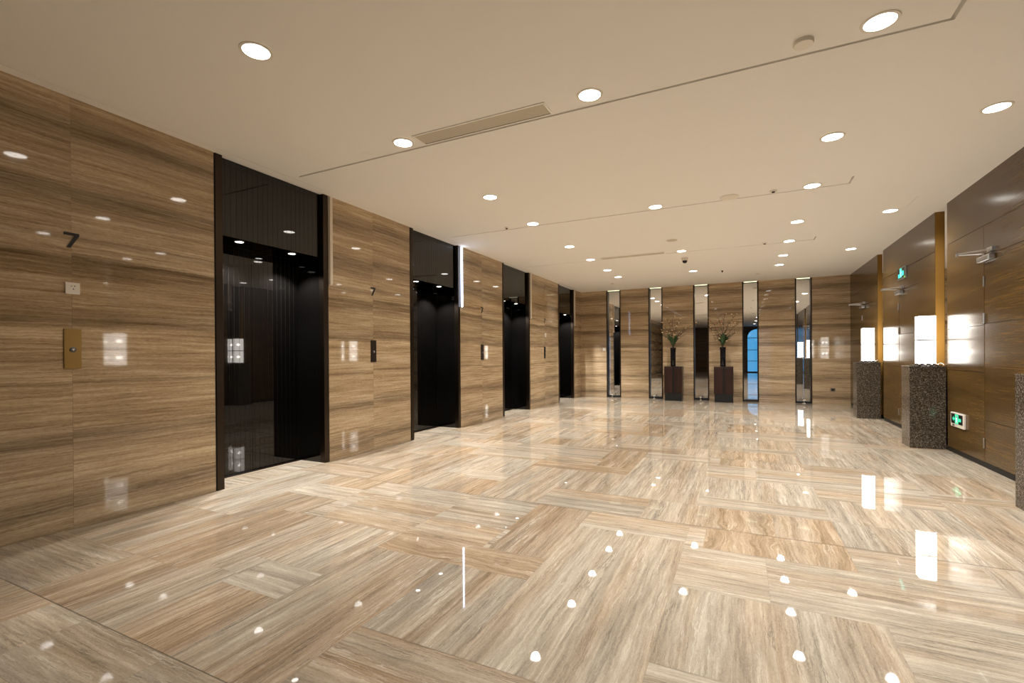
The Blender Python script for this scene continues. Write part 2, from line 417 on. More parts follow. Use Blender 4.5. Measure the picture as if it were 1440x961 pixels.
# ------------------------------------------------------------------ wall_left: polished travertine slabs between the elevators
SEAMS = [1.69, 4.785, 7.667, 10.763]
runs = []
cuts = sorted([REAR, -5.4, -2.6, .2, D+.2]+SEAMS+[e for p in ELEV for e in p])
for a, b in zip(cuts, cuts[1:]):
    if any(abs(a-p[0]) < .01 for p in ELEV): continue
    runs.append((a, b))
bm = bmesh.new()
for i, (a, b) in enumerate(runs):
    fs = box(bm, L-.5, L, a+(.0005 if a in SEAMS else 0), b-(.0005 if b in SEAMS else 0), 0, H)
    for f in fs: f.normal_update()
    uv = bm.loops.layers.uv.get('UVMap') or bm.loops.layers.uv.new('UVMap')
    world_uv(bm, du=i*3.7, faces=fs)
    dv = random.uniform(-.025, .025)
    for f in fs:
        for lp in f.loops: lp[uv].uv[1] += dv
box(bm, L-.56, L-.502, REAR, D+.2, 0, H)  # unseen slab added behind the recesses to stop outside light leaking in
world_uv(bm, faces=bm.faces[-6:])
structure(build('wall_left', bm, M_wall))

# ------------------------------------------------------------------ wall_back: stone panels with tall mirrors between them
MIR = [(-3.561, -3.145), (-2.366, -1.981), (-1.185, -.794), (.007, .384), (1.183, 1.544)]
edges = [L]+[e for m in MIR for e in m]+[R+.17]
wb = bxo('wall_back', (L-.5, R+.22, D+.16, D+.2, 0, H), M_darkgap); structure(wb)
for i in range(0, len(edges), 2):
    bm = bmesh.new(); box(bm, edges[i], edges[i+1], D, D+.16, 0, H); bm.normal_update(); world_uv(bm, du=40+i*2.3)
    build('stone_panel', bm, M_wall, wb)
ORD = ['first', 'second', 'third', 'fourth', 'fifth', 'sixth', 'seventh', 'eighth', 'ninth', 'tenth']
for i, (a, b) in enumerate(MIR):
    t = thing('wall_mirror', '%s tall recessed mirror strip from the elevator wall, dark metal edges' % ORD[i] if i < 4 else
              'tall recessed mirror strip closest to the wood wall, showing the lamps', 'mirror', ((a+b)/2, D, 0), 'tall mirrors in the end wall')
    w = (b-a)/2
    def part(nm, dims, m):
        bm = bmesh.new(); box(bm, *dims); return build(nm, bm, m, t)
    part('mirror_glass', (-w+.03, w-.03, .10, .115, .05, H-.03), M_mirror)
    part('edge_strip', (-w+.001, -w+.03, -.006, .118, 0, H-.001), M_bronze_dk)
    part('edge_strip', (w-.03, w-.001, -.006, .118, 0, H-.001), M_bronze_dk)
    part('sill', (-w+.031, w-.031, .0, .118, 0, .05), M_darkgap)
    c = tag(bxo('cove_light', (a+.04, b-.04, D+.02, D+.05, H-.018, H-.001), M_cove),
            'thin yellowish light line above the %s mirror strip from the elevator wall' % ORD[i], 'light strip', 'light lines above the mirrors')

# ------------------------------------------------------------------ wall_right: wood panels, doors, mirror slots
SLOTS = [(10.742, 11.145), (7.745, 8.159), (4.760, 5.170), (1.770, 2.180), (-1.22, -.81), (-4.2, -3.8)]
HINGE = {0: 12.42, 1: 9.787, 2: 6.735}
wr = bxo('wall_right', (R+.17, R+.21, REAR, D+.2, 0, H), M_darkgap); structure(wr)
tops = [D] + [s[0] for s in SLOTS]; bots = [s[1] for s in SLOTS] + [REAR]
PT = .17
for i, (b, a) in enumerate(zip(tops, bots)):
    hz = HINGE.get(i); dw = .96
    g_ = .006
    us = [a, b]; vs = [.06, H]
    for z in (1.01, 1.515, 2.572): vs += [z, z+g_]
    us += [max(a, b-6)]
    if hz: us += [hz-dw-.004, hz+.004, hz, hz+.004]; vs += [2.245, 2.249]
    def hf(u, v):
        if hz and hz-dw-.004 < u < hz+.004 and v < 2.249: return None
        if abs(v-2.575) < .003: return .006
        if hz and v < 2.249 and u > hz and (abs(v-1.013) < .003 or abs(v-1.518) < .003): return .006
        if (not hz) and (abs(v-1.013) < .003 or abs(v-1.518) < .003): return .006
        if hz and hz < u < hz+.004 and v < 2.574: return .006
        return 0
    bm = relief(us, vs, hf, lambda u, v, h: (R+h, u, v), PT, lambda u, v: 1 if hf(u, v) else 0)
    bmesh.ops.recalc_face_normals(bm, faces=bm.faces[:]); bm.normal_update(); world_uv(bm, du=i*5.1)
    build('wood_panel', bm, [M_wood, M_darkgap], wr)
    if i < 4: bxo('brass_edge', (R+.004, R+.096, a-.003, a-.0005, .062, H-.002), M_brassedge, wr)
    # baseboard and door leaf
    if hz:
        y0, y1 = hz-dw, hz
        us = [y0, y1]; vs = [.062, 2.243]
        for z in (.5, 1.53): vs += [z, z+g_]
        seam = lambda u, v: .006 if abs(v-.503) < .003 or abs(v-1.533) < .003 else 0
        bm = relief(us, vs, seam, lambda u, v, h: (R+.002+h, u, v), .08, lambda u, v: 1 if seam(u, v) else 0)
        bmesh.ops.recalc_face_normals(bm, faces=bm.faces[:]); bm.normal_update(); world_uv(bm, du=i*7.7+3)
        nm = 'door_%d' % (3-i)
        d = structure(build(nm, bm, [M_wood, M_darkgap]))
        for z in ((1.985, 1.59, .26)):
            bm = bmesh.new(); lathe(bm, [(0, -.055), (.008, -.055), (.008, .055), (0, .055)], 12, c=(R-.004, hz, z))
            build('hinge', bm, M_steel, d, smooth=True)
        # overhead closer: body on the leaf, folded arm standing out into the room
        cb = bmesh.new(); box(cb, R-.062, R+.001, hz-.26, hz+.01, 2.178, 2.236)
        c = build('door_closer', cb, M_steel, d, bevel=.012)
        bm = bmesh.new()
        tube(bm, [(R-.035, hz-.1, 2.23), (R-.035, hz-.1, 2.262)], .014, 10)
        tube(bm, [(R-.035, hz-.1, 2.258), (R-.24, hz-.06, 2.27)], .009, 8)
        tube(bm, [(R-.24, hz-.06, 2.255), (R-.24, hz-.06, 2.285)], .013, 10)
        tube(bm, [(R-.24, hz-.06, 2.282), (R-.02, hz-.20, 2.288)], .008, 8)
        build('closer_arm', bm, M_steel, c)
        bm = bmesh.new(); box(bm, R-.03, R+.001, hz-.26, hz-.14, 2.268, 2.31)
        build('arm_bracket', bm, M_steel, c)
bm = bmesh.new()
for b, a in zip(tops, bots): box(bm, R+.006, R+.17, a, b, 0, .061)
structure(build('baseboard_right', bm, M_darkgap))
for i, (a, b) in enumerate(SLOTS[:4]):
    o = bxo('mirror_strip', (R+.016, R+.168, a+.001, a+.128, .062, H-.002), M_mirror)
    tag(o, ['narrow mirror strip in the wall slot behind the farthest granite pedestal', 'narrow mirror strip in the wall slot behind the middle granite pedestal',
            'narrow mirror strip in the wall slot behind the closest granite pedestal', 'narrow mirror strip in the wood wall beside the camera'][i], 'mirror', 'narrow mirror strips in the wood wall')

# ------------------------------------------------------------------ wall_rear (seen in the mirrors): dark veneer with a tall window
us = [L-.5, R+.21, .27, 1.75]; vs = [0, H, .02, 2.98]
bm = relief(us, vs, lambda u, v: None if (.27 < u < 1.75 and .02 < v < 2.98) else 0, lambda u, v, h: (u, REAR-h, v), .2)
bmesh.ops.recalc_face_normals(bm, faces=bm.faces[:]); bm.normal_update(); world_uv(bm)
structure(build('wall_rear', bm, M_rear))
bm = bmesh.new()
box(bm, .27, .33, REAR-.1, REAR+.02, .02, 2.98); box(bm, 1.69, 1.75, REAR-.1, REAR+.02, .02, 2.98)
box(bm, .33, 1.69, REAR-.1, REAR+.02, 2.90, 2.98); box(bm, .33, 1.69, REAR-.1, REAR+.02, .02, .06)
for z in (.75, 1.5, 2.3): box(bm, .33, 1.69, REAR-.08, REAR-.02, z, z+.035)
arc = [(.33, 2.90)]+[(.33+.55*(1-math.cos(a)), 2.35+.55*math.sin(a)) for a in [PI/2*k/10 for k in range(10, -1, -1)]]
prism(bm, arc, lambda a, b, t: (a, t, b), REAR-.08, REAR+.01)
wf = structure(build('window_1', bm, M_walnut))
bm = bmesh.new(); box(bm, .33, 1.69, REAR-.06, REAR-.05, .06, 2.9); build('pane', bm, M_glass, wf)

# ------------------------------------------------------------------ elevators
POS = ['closest to the camera', 'second from the camera, beside the lit lantern', 'third from the camera', 'farthest from the camera, beside the end wall']
DX = L-.425
def elevator(i, y0, y1):
    t = thing('elevator', 'black glass elevator entrance with bronze frame, ' + POS[i], 'elevator', (L, y0, 0), 'elevators in the stone wall')
    W = y1-y0; j0, j1 = .078, W-.075
    dx = DX-L
    def part(nm, bm, m, **k): return build(nm, bm, m, t, **k)
    bm = bmesh.new(); box(bm, -.07, .004, .012, j0, 0, H-.002); box(bm, -.07, -.004, .001, .012, 0, H-.002, 1); part('jamb', bm, [M_bronze, M_darkgap])
    bm = bmesh.new(); box(bm, -.07, .004, j1, W-.014, 0, H-.002); box(bm, -.07, -.004, W-.014, W-.001, 0, H-.002, 1); part('jamb', bm, [M_bronze, M_darkgap])
    # deep side panels of the recess
    bm = bmesh.new(); box(bm, dx, -.07, .002, j0, 0, H-.002); part('side_panel', bm, M_black)
    bm = bmesh.new(); box(bm, dx, -.07, j1, W-.002, 0, H-.002); part('side_panel', bm, M_black)
    # ribbed glass header
    n = 21; us = [j0+.001, j1-.001]; ribs = [j0+(j1-j0)*k/n for k in range(1, n)]
    for r in ribs: us += [r-.0015, r+.0015]
    rib = lambda u: any(abs(u-r) < .0015 for r in ribs)
    bm = relief(us, [2.37, H-.003], lambda u, v: .002 if rib(u) else 0, lambda u, v, h: (-.045-h, u, v), .03, lambda u, v: 1 if rib(u) else 0)
    part('header_panel', bm, [M_black, M_rib])
    bm = bmesh.new(); box(bm, dx, -.076, j0+.001, j1-.001, 2.37, 2.40); part('soffit', bm, M_black)
    # two door leaves with vertical rib lines
    mid = (j0+j1)/2
    for a, b in ((j0+.001, mid-.002), (mid+.002, j1-.001)):
        us2 = [a, b]
        for r in ribs:
            if a+.004 < r < b-.004: us2 += [r-.0015, r+.0015]
        bm = relief(us2, [.006, 2.369], lambda u, v: .002 if rib(u) else 0, lambda u, v, h: (dx-h, u, v), .04, lambda u, v: 1 if rib(u) else 0)
        part('door_leaf', bm, [M_black, M_rib])
    bm = bmesh.new(); box(bm, dx, dx+.05, j0+.001, j1-.001, .0005, .004); part('threshold', bm, M_bronze_dk)
    return t
for i, (a, b) in enumerate(ELEV): elevator(i, a, b)

# arrival lanterns: slim vertical strips on the far jamb of every elevator
LN = ['unlit beige lantern strip beside the elevator closest to the camera', 'glowing blue-white lantern strip beside the second elevator',
      'unlit lantern strip beside the third elevator from the camera', 'unlit lantern strip beside the farthest elevator']
for i, (a, b) in enumerate(ELEV):
    t = thing('elevator_lantern', LN[i], 'signal light', (L, b+.022, 2.06), 'arrival lantern strips beside the elevators')
    bm = bmesh.new(); box(bm, 0, .012, -.022, .022, 0, 1.03); build('housing', bm, M_bronze_dk if i == 1 else M_lantern_off, t)
    bm = bmesh.new(); box(bm, .0125, .03, -.02, .02, .004, 1.026); build('lens', bm, M_lantern_on if i == 1 else M_lantern_off, t, bevel=.003)

# floor numbers, call panels and plates on the stone piers
for i, y in enumerate(SEAMS):
    w = .086
    poly = [(-w/2, .108), (w/2, .108), (w/2, .09), (-.008, 0), (-.030, 0), (.018, .089), (-w/2, .089)]
    bm = bmesh.new(); prism(bm, poly, lambda a, b, t: (t, a, b), 0, .006)
    o = build('floor_number_sign', bm, M_sign); o.location = (L+.0005, y, 2.017)
    tag(o, 'dark metal numeral 7 on the stone pier, ' + ['closest to the camera', 'between the first and second elevators', 'between the second and third elevators', 'between the last two elevators'][i], 'sign', 'floor numbers on the stone piers')
    t = thing('call_panel', ['brushed brass elevator call panel on the pier closest to the camera', 'dark bronze call panel between the first and second elevators',
              'dark bronze call panel between the second and third elevators', 'dark bronze call panel between the last two elevators'][i], 'call panel', (L+.0005, y, 1.15), 'call panels on the stone piers')
    bm = bmesh.new(); box(bm, 0, .008, -.05, .05, 0, .285); build('plate', bm, M_gold if i == 0 else M_bronze_dk, t, bevel=.002)
    ry = Matrix.Rotation(PI/2, 4, 'Y')
    bm = bmesh.new(); lathe(bm, [(0, 0), (.019, 0), (.019, .005), (.015, .007), (0, .007)], 24); bm.transform(ry); bm.transform(Matrix.Translation((.008, 0, .135)))
    b = build('switch_button', bm, M_button, t, smooth=True)
    bm = bmesh.new(); prism(bm, [(-.009, .006), (.009, .006), (0, -.008)], lambda a, b_, t_: (t_, a, b_+.135), .0152, .0162)
    build('arrow', bm, M_white, b)
t = thing('wall_plate', 'square white plate above the brass call panel', 'wall plate', (L+.0005, 1.692, 1.684))
bm = bmesh.new(); box(bm, 0, .01, -.042, .042, 0, .084); build('plate', bm, M_white, t, bevel=.003)
bm = bmesh.new(); box(bm, .0102, .011, -.012, -.004, .055, .06); box(bm, .0102, .011, .006, .014, .055, .062); box(bm, .0102, .011, 0, .006, .032, .042); build('slot', bm, M_button, t)
t = thing('wall_plate', 'small white plate on the pier between the last two elevators', 'wall plate', (L+.0005, 10.81, 1.68))
bm = bmesh.new(); box(bm, 0, .01, -.042, .042, 0, .084); build('plate', bm, M_white, t, bevel=.003)
bm = bmesh.new(); box(bm, .0102, .011, -.01, .01, .03, .055); build('slot', bm, M_button, t)
t = thing('wall_switch', 'double white switch on the end wall beside the first mirror', 'switch', (-3.63, D-.0005, 1.345))
bm = bmesh.new(); box(bm, -.045, .045, -.01, 0, 0, .09); build('plate', bm, M_white, t, bevel=.003)
for x in (-.036, .003):
    bm = bmesh.new(); box(bm, x, x+.033, -.014, -.0102, .012, .078); build('rocker', bm, M_cream, t, bevel=.002)
t = thing('wall_socket', 'grey socket low on the end wall near the wood wall', 'socket', (1.963, D-.0005, .31))
bm = bmesh.new(); box(bm, -.05, .05, -.01, 0, 0, .085); build('plate', bm, mat('grey_plastic', lin(104, 94, 82), .5), t, bevel=.003)
bm = bmesh.new(); box(bm, -.03, .03, -.0125, -.0102, .02, .065); build('socket_face', bm, M_sign, t)

# ------------------------------------------------------------------ ceiling fittings
def spot(parent, power, size, blend, loc, col=(1, .985, .955), rad=.06):
    l = bpy.data.lights.new('downlight_lamp', 'SPOT'); l.energy = power; l.spot_size = math.radians(size); l.spot_blend = blend
    l.color = col; l.shadow_soft_size = rad
    o = bpy.data.objects.new('downlight_lamp', l); COL.objects.link(o); o.parent = parent; o.location = loc
    return o
def make_downlight():
    t = thing('downlight', '', 'ceiling light')
    bm = bmesh.new(); lathe(bm, [(.077, -.001), (.077, -.006), (.093, -.006), (.095, -.001)], 40); build('trim_ring', bm, M_cream, t, smooth=True)
    bm = bmesh.new(); lathe(bm, [(0, -.004), (.0765, -.004), (.0765, -.001), (0, -.001)], 40); build('lens', bm, M_disc, t, smooth=True)
    spot(t, PW, 152, .95, (0, 0, -.02))
    return t
PW = 140
COLS = {-2.67: 'along the elevator wall', -.98: 'down the middle of the ceiling', .71: 'between the middle and the wood wall', 1.76: 'closest to the wood wall'}
YS = {-2.67: [1.94, 3.34, 4.94, 6.21, 7.80, 9.06, 10.35, 11.37], -.98: [3.33, 6.21, 9.07, 11.36],
      .71: [3.33, 4.91, 6.23, 7.82, 9.10, 10.36, 11.42], 1.76: [4.89, 7.79, 10.30]}
BEHIND = {-2.67: [], -.98: [.45, -5.3], .71: [1.94, .45, -2.4, -5.3], 1.76: [1.94, -.95]}  # unseen lamps added along the same grid to light the near part and rear
proto = None
LAMPS = {}
def dim(d, x, y):   # every lamp has its own level: the row beside the elevators burns lower, lowest near the camera
    if x < -2: q = .07 if y < 2.5 else (.50 if y < 5.5 else (.54 if y < 11 else .9))
    elif x < 0: q = .25 if y < 1 else (1.3 if y < 5 else (.32 if y < 11 else 1.9))
    else: q = .26 if y < 2.5 else (1.45 if y < 5.5 else (.90 if y < 11 else 1.8))
    for c in d.children:
        if c.type == 'LIGHT':
            if q not in LAMPS: LAMPS[q] = c.data.copy(); LAMPS[q].energy = PW*q
            c.data = LAMPS[q]
for x in COLS:
    for k, y in enumerate(YS[x]):
        d = make_downlight() if proto is None else copy_tree(proto)
        proto = proto or d
        d.location = (x, y, H); dim(d, x, y)
        tag(d, '%s recessed downlight from the camera, row %s' % (ORD[k], COLS[x]), 'ceiling light', 'round downlights in the ceiling')
    for k, y in enumerate(BEHIND[x]):
        d = copy_tree(proto); d.location = (x, y, H); dim(d, x, y)
        tag(d, '%s added downlight out of view, row %s' % (ORD[k], COLS[x]), 'ceiling light', 'round downlights in the ceiling')
SO = None
for i, (a, b) in enumerate(ELEV):
    for k, q in enumerate((.345, .955)):
        if SO is None:
            t = thing('soffit_downlight', '', 'ceiling light')
            bm = bmesh.new(); lathe(bm, [(.036, 0), (.036, -.004), (.045, -.004), (.046, 0)], 28); build('trim_ring', bm, M_steel, t, smooth=True)
            bm = bmesh.new(); lathe(bm, [(0, -.003), (.0355, -.003), (.0355, -.0005), (0, -.0005)], 28); build('lens', bm, M_soffitdisc, t, smooth=True)
            spot(t, 230, 116, .4, (0, 0, -.015), rad=.03, col=(1, .98, .95)); SO = t; c = t
        else: c = copy_tree(SO)
        c.location = (L-.15, a+q, 2.37)
        tag(c, 'small soffit downlight of the %s elevator, %s the camera' % (ORD[i], ('nearer', 'farther from')[k]), 'ceiling light', 'small downlights in the elevator recesses')

def grille(x0, x1, y0, y1, label):
    t = thing('air_grille', label, 'vent', ((x0+x1)/2, (y0+y1)/2, H), 'slot air grilles in the ceiling')
    w, d = (x1-x0)/2, (y1-y0)/2
    bm = bmesh.new()
    box(bm, -w, w, -d, -d+.014, -.006, -.0005); box(bm, -w, w, d-.014, d, -.006, -.0005); box(bm, -w, -w+.014, -d+.014, d-.014, -.006, -.0005); box(bm, w-.014, w, -d+.014, d-.014, -.006, -.0005)
    build('frame', bm, M_ceil, t)
    bm = bmesh.new(); box(bm, -w+.014, w-.014, -d+.014, d-.014, -.0015, -.0005); build('backing', bm, M_slit, t)
    n = 9
    bm = bmesh.new()
    for k in range(n):
        y = -d+.016+(2*d-.04)*k/n
        box(bm, -w+.014, w-.014, y, y+(2*d-.04)/n*.86, -.005, -.002)
    o = build('slat', bm, M_grille, t)
grille(-2.52, -1.31, 3.27, 3.462, 'long beige slot air grille beside the groove closest to the camera')
grille(-2.46, -1.27, 8.98, 9.165, 'long beige slot air grille beside the far ceiling groove')

def disc(nm, x, y, r, h, m, label, cat, group=None, ring=False, dark=None):
    t = thing(nm, label, cat, (x, y, H), group)
    bm = bmesh.new(); lathe(bm, [(0, -h), (r*.93, -h), (r, -h*.7), (r, -.0005), (0, -.0005)], 40); build('cover', bm, m, t, smooth=True)
    if ring:
        bm = bmesh.new(); lathe(bm, [(r+.004, -.0005), (r+.004, -.003), (r+.012, -.003), (r+.012, -.0005)], 40); build('rim', bm, M_ceil, t, smooth=True)
    if dark:
        bm = bmesh.new(); lathe(bm, [(0, -h-dark), (r*.35, -h-dark), (r*.5, -h-dark*.4), (r*.4, -h-.0002), (0, -h-.0002)], 24); build('sensor', bm, M_bronze_dk, t, smooth=True)
    return t
disc('smoke_detector', .34, 3.34, .055, .022, M_cream, 'round cream smoke detector disc beside the groove closest to the camera', 'detector')
disc('ceiling_speaker', -.13, 6.24, .105, .006, M_cream, 'large round flush ceiling speaker beside the second groove', 'speaker', None, True)
disc('ceiling_speaker', -1.03, 8.15, .085, .006, M_grille, 'round beige flush ceiling speaker between the second and third grooves', 'speaker', None, True)
disc('cover_plate', -3.13, 3.38, .05, .003, M_ceil, 'faint round white cover plate near the elevator end of the first groove', 'cover plate')
disc('sprinkler', -3.09, 6.22, .03, .012, M_cream, 'small ceiling sprinkler near the elevator end of the second groove', 'sprinkler', 'sprinklers in the ceiling', False, .015)
disc('sprinkler', .33, 6.22, .04, .012, M_cream, 'small cream ceiling sprinkler beside the large flush speaker', 'sprinkler', 'sprinklers in the ceiling', False, .012)
disc('sprinkler', .35, 9.08, .04, .012, M_cream, 'small cream ceiling sprinkler beside the far groove', 'sprinkler', 'sprinklers in the ceiling', False, .012)
disc('sprinkler', -.39, 11.55, .035, .012, M_cream, 'small ceiling sprinkler with dark head, beyond the dome camera', 'sprinkler', 'sprinklers in the ceiling', False, .035)
disc('smoke_detector', .34, 12.45, .05, .02, M_cream, 'small round smoke detector close to the end wall', 'detector')
disc('cover_plate', -3.06, 12.36, .04, .012, M_grille, 'small round beige cover plate near the far elevator and end wall', 'cover plate')

t = thing('dome_camera', 'white ceiling security camera with black dome', 'security camera', (-.99, 9.72, H))
bm = bmesh.new(); lathe(bm, [(0, -.0005), (.062, -.0005), (.062, -.012), (.052, -.06), (.05, -.062), (0, -.062)], 36); build('housing', bm, M_white, t, smooth=True)
bm = bmesh.new(); lathe(bm, [(.046, -.063)]+[(.045*math.cos(a), -.063-.05*math.sin(a)) for a in [PI/2*k/8 for k in range(0, 8)]]+[(0, -.113)], 30); build('dome', bm, M_dome, t, smooth=True)

# ------------------------------------------------------------------ granite pedestals with glowing lamps
def rsq(bm, s, r, z0, z1, mi=0, cap=True):
    pts = []
    for cx, cy, a0 in ((s-r, s-r, 0), (-s+r, s-r, PI/2), (-s+r, -s+r, PI), (s-r, -s+r, 3*PI/2)):
        for k in range(9):
            a = a0+PI/2*k/8; pts.append((cx+r*math.cos(a), cy+r*math.sin(a)))
    if cap: prism(bm, pts, lambda a, b, t: (a, b, t), z0, z1, mi)
    else:
        lo = [bm.verts.new((a, b, z0)) for a, b in pts]; hi = [bm.verts.new((a, b, z1)) for a, b in pts]
        for i in range(len(pts)): bm.faces.new((lo[i], lo[(i+1) % len(pts)], hi[(i+1) % len(pts)], hi[i]))
def make_pedestal():
    t = thing('pedestal', '', 'pedestal')
    bm = bmesh.new(); box(bm, -.183, .183, -.172, .172, 0, 1.04); build('body', bm, M_granite, t, bevel=.004)
    bm = bmesh.new(); box(bm, -.186, .186, -.175, .175, 1.04, 1.056); build('top_slab', bm, M_granite, t, bevel=.003)
    return t
def make_lamp():
    t = thing('table_lamp', '', 'lamp')
    bm = bmesh.new(); box(bm, -.135, .135, -.125, .125, .0, .012); build('tray', bm, M_vase, t, bevel=.004)
    bm = bmesh.new(); rsq(bm, .08, .027, .012, .03); build('base', bm, M_vase, t)
    bm = bmesh.new()
    for a in range(5):
        x = -.12+.06*a
        tube(bm, [(x-.025, -.122, .0125), (x-.02, -.122, .030), (x, -.122, .036), (x+.02, -.122, .024), (x+.026, -.122, .0145)], .0055, 8)
    build('ornament', bm, M_chrome, t)
    for z0, z1 in ((.03, .328), (.345, .645)):
        bm = bmesh.new(); rsq(bm, .09, .03, z0, z1); sh = build('lamp_shade', bm, M_shade, t, smooth=True)
        for sx in (-.038, .038):
            bm = bmesh.new(); lathe(bm, [(0, -.03)]+[(.03*math.cos(a), .03*math.sin(a)) for a in [-PI/2+PI*k/10 for k in range(1, 10)]]+[(0, .03)], 16, c=(sx, sx, (z0+z1)/2))
            build('bulb', bm, M_bulb, sh, smooth=True)
    bm = bmesh.new(); rsq(bm, .0885, .029, .3285, .3445); build('band', bm, M_button, t)
    return t
PY = [(11.09, 'farthest', 'farthest from the camera'), (7.945, 'middle', 'in the middle of the row'), (4.96, 'closest', 'closest to the camera, cut by the photo edge')]
pp = make_pedestal(); lp = make_lamp()
for i, (y, w, w2) in enumerate(PY):
    p = pp if i == 0 else copy_tree(pp); p.location = (R-.188, y, 0)
    tag(p, 'square speckled granite pedestal %s' % w2, 'pedestal', 'granite pedestals by the wood wall')
    l = lp if i == 0 else copy_tree(lp); l.location = (R-.17, y-.03, 1.056)
    tag(l, 'two-tier white glowing table lamp on the %s granite pedestal' % w, 'lamp', 'glowing lamps on the pedestals')

# ------------------------------------------------------------------ emergency signs
def exit_sign(y0, y1, z0, z1, glow, label, led, kind):
    w, h = y1-y0, z1-z0
    t = thing('exit_sign', label, 'exit sign', (R-.0005, (y0+y1)/2, z0))
    # local: a = along the wall as read from the room (towards -y), b = up, t = out from the wall
    mp = lambda a, b, q: (-q, -a, b)
    bm = bmesh.new(); prism(bm, [(-w/2, 0), (w/2, 0), (w/2, h), (-w/2, h)], mp, 0, .022); build('case', bm, M_white if kind else M_steel, t, bevel=.004)
    fx, f0, f1 = w/2-.024, (.04 if kind else .018), h-.015
    bm = bmesh.new(); prism(bm, [(-fx, f0), (fx, f0), (fx, f1), (-fx, f1)], mp, .0225, .0235); f = build('face', bm, M_signblack, t)
    fh = f1-f0; q0, q1 = .024, .025
    bm = bmesh.new()
    def P(pts): prism(bm, [(a*fh, f0+b*fh) for a, b in pts], mp, q0, q1)
    if kind:   # door with a running figure, arrow on one side, bar arrow on the other
        P([(-.40, .02), (-.24, .02), (-.24, .98), (-.40, .98)]); P([(.24, .02), (.42, .02), (.42, .98), (.24, .98)]); P([(-.24, .86), (.24, .86), (.24, .98), (-.24, .98)])
        P([(-1.05, .48), (-.8, .74), (-.8, .58), (-.5, .58), (-.5, .4), (-.8, .4), (-.8, .24)])
        P([(.52, .3), (1.05, .3), (1.05, .62), (.52, .62)])
        P([(-.24, .02), (.24, .02), (.24, .12), (-.24, .12)]); P([(-.24, .34), (-.06, .34), (-.06, .62), (-.24, .62)]); P([(.1, .3), (.24, .3), (.24, .56), (.1, .56)])
    else:
        P([(-.42, .5), (.2, .5), (.2, .97), (-.42, .97)]); P([(-.95, .08), (.12, .08), (.12, .46), (-.95, .46)]); P([(.28, .2), (.85, .2), (.85, .66), (.28, .66)])
    build('pictogram', bm, glow, f)
    bm = bmesh.new()
    q0, q1 = .0252, .0258
    P([(-.06, .70), (.06, .70), (.06, .82), (-.06, .82)]); P([(-.10, .42), (.06, .42), (.08, .66), (-.05, .66)])
    P([(-.2, .13), (-.12, .13), (.02, .42), (-.08, .42)]); P([(.14, .13), (.22, .13), (.06, .42), (-.02, .42)]); P([(.05, .58), (.2, .5), (.22, .55), (.06, .64)]); P([(-.22, .5), (-.18, .46), (-.03, .58), (-.06, .64)])
    build('running_figure', bm, M_signwhite, f)
    bm = bmesh.new()
    if kind:
        prism(bm, [(-.13, .012), (-.07, .012), (-.07, .028), (-.13, .028)], mp, .0222, .024); build('test_button', bm, M_sign, t)
        bm = bmesh.new(); prism(bm, [(.07, .014), (.09, .014), (.09, .026), (.07, .026)], mp, .0222, .024); build('indicator', bm, M_led, t)
    else:
        prism(bm, [(w/2-.04, .006), (w/2-.012, .006), (w/2-.012, .03), (w/2-.04, .03)], mp, .0222, .0275); build('indicator', bm, M_led, t)
exit_sign(7.20, 7.58, .335, .505, M_green, 'white framed green exit sign low on the wood panel, near the middle pedestal', True, True)
exit_sign(9.36, 9.76, 2.41, 2.60, M_teal, 'teal lit running figure exit sign above the middle wood door', True, False)

# ------------------------------------------------------------------ cabinets with vases of flowers
def make_cabinet():
    t = thing('cabinet', '', 'cabinet')
    bm = bmesh.new(); box(bm, -.215, .215, -.165, .165, 0, .21); build('plinth', bm, M_plinth, t, bevel=.003)
    bm = bmesh.new(); box(bm, -.20, .20, -.15, .15, .21, .875); build('core', bm, M_plinth, t)
    for a, b in ((-.228, -.018), (.018, .222)):
        bm = bmesh.new(); box(bm, a, b, -.18, .18, .212, .874); bm.normal_update(); world_uv(bm); build('side_block', bm, M_walnut, t, bevel=.003)
    bm = bmesh.new(); box(bm, -.228, .222, -.18, .18, .8745, .91); bm.normal_update(); world_uv(bm); build('top', bm, M_walnut, t, bevel=.003)
    return t
def make_vase():
    bm = bmesh.new()
    prof = [(0, 0), (.064, 0), (.067, .01), (.066, .25), (.069, .42), (.076, .5), (.072, .5), (.064, .42), (.061, .25), (.061, .02), (0, .02)]
    lathe(bm, prof, 36)
    return bm
def leaf_mesh(ln, wd, az, lean, rng):
    bm = bmesh.new(); n = 7; rows = []
    d = Vector((math.cos(az), math.sin(az), 0)); s = Vector((-math.sin(az), math.cos(az), 0))
    for k in range(n+1):
        f = k/n; a = lean*f*1.1
        c = d*(ln*f*math.sin(.25+a))+Vector((0, 0, ln*f*math.cos(.2+a*.75)))
        w = wd*math.sin(PI*(.06+.92*f))**.8
        rows.append([c-s*w+Vector((0, 0, w*.3)), c, c+s*w+Vector((0, 0, w*.3))])
    for off in (0, -.0025):
        vr = [[bm.verts.new(p+d*off) for p in r] for r in rows]
        for a, b in zip(vr, vr[1:]):
            for k in range(2): bm.faces.new((a[k], a[k+1], b[k+1], b[k]))
    return bm
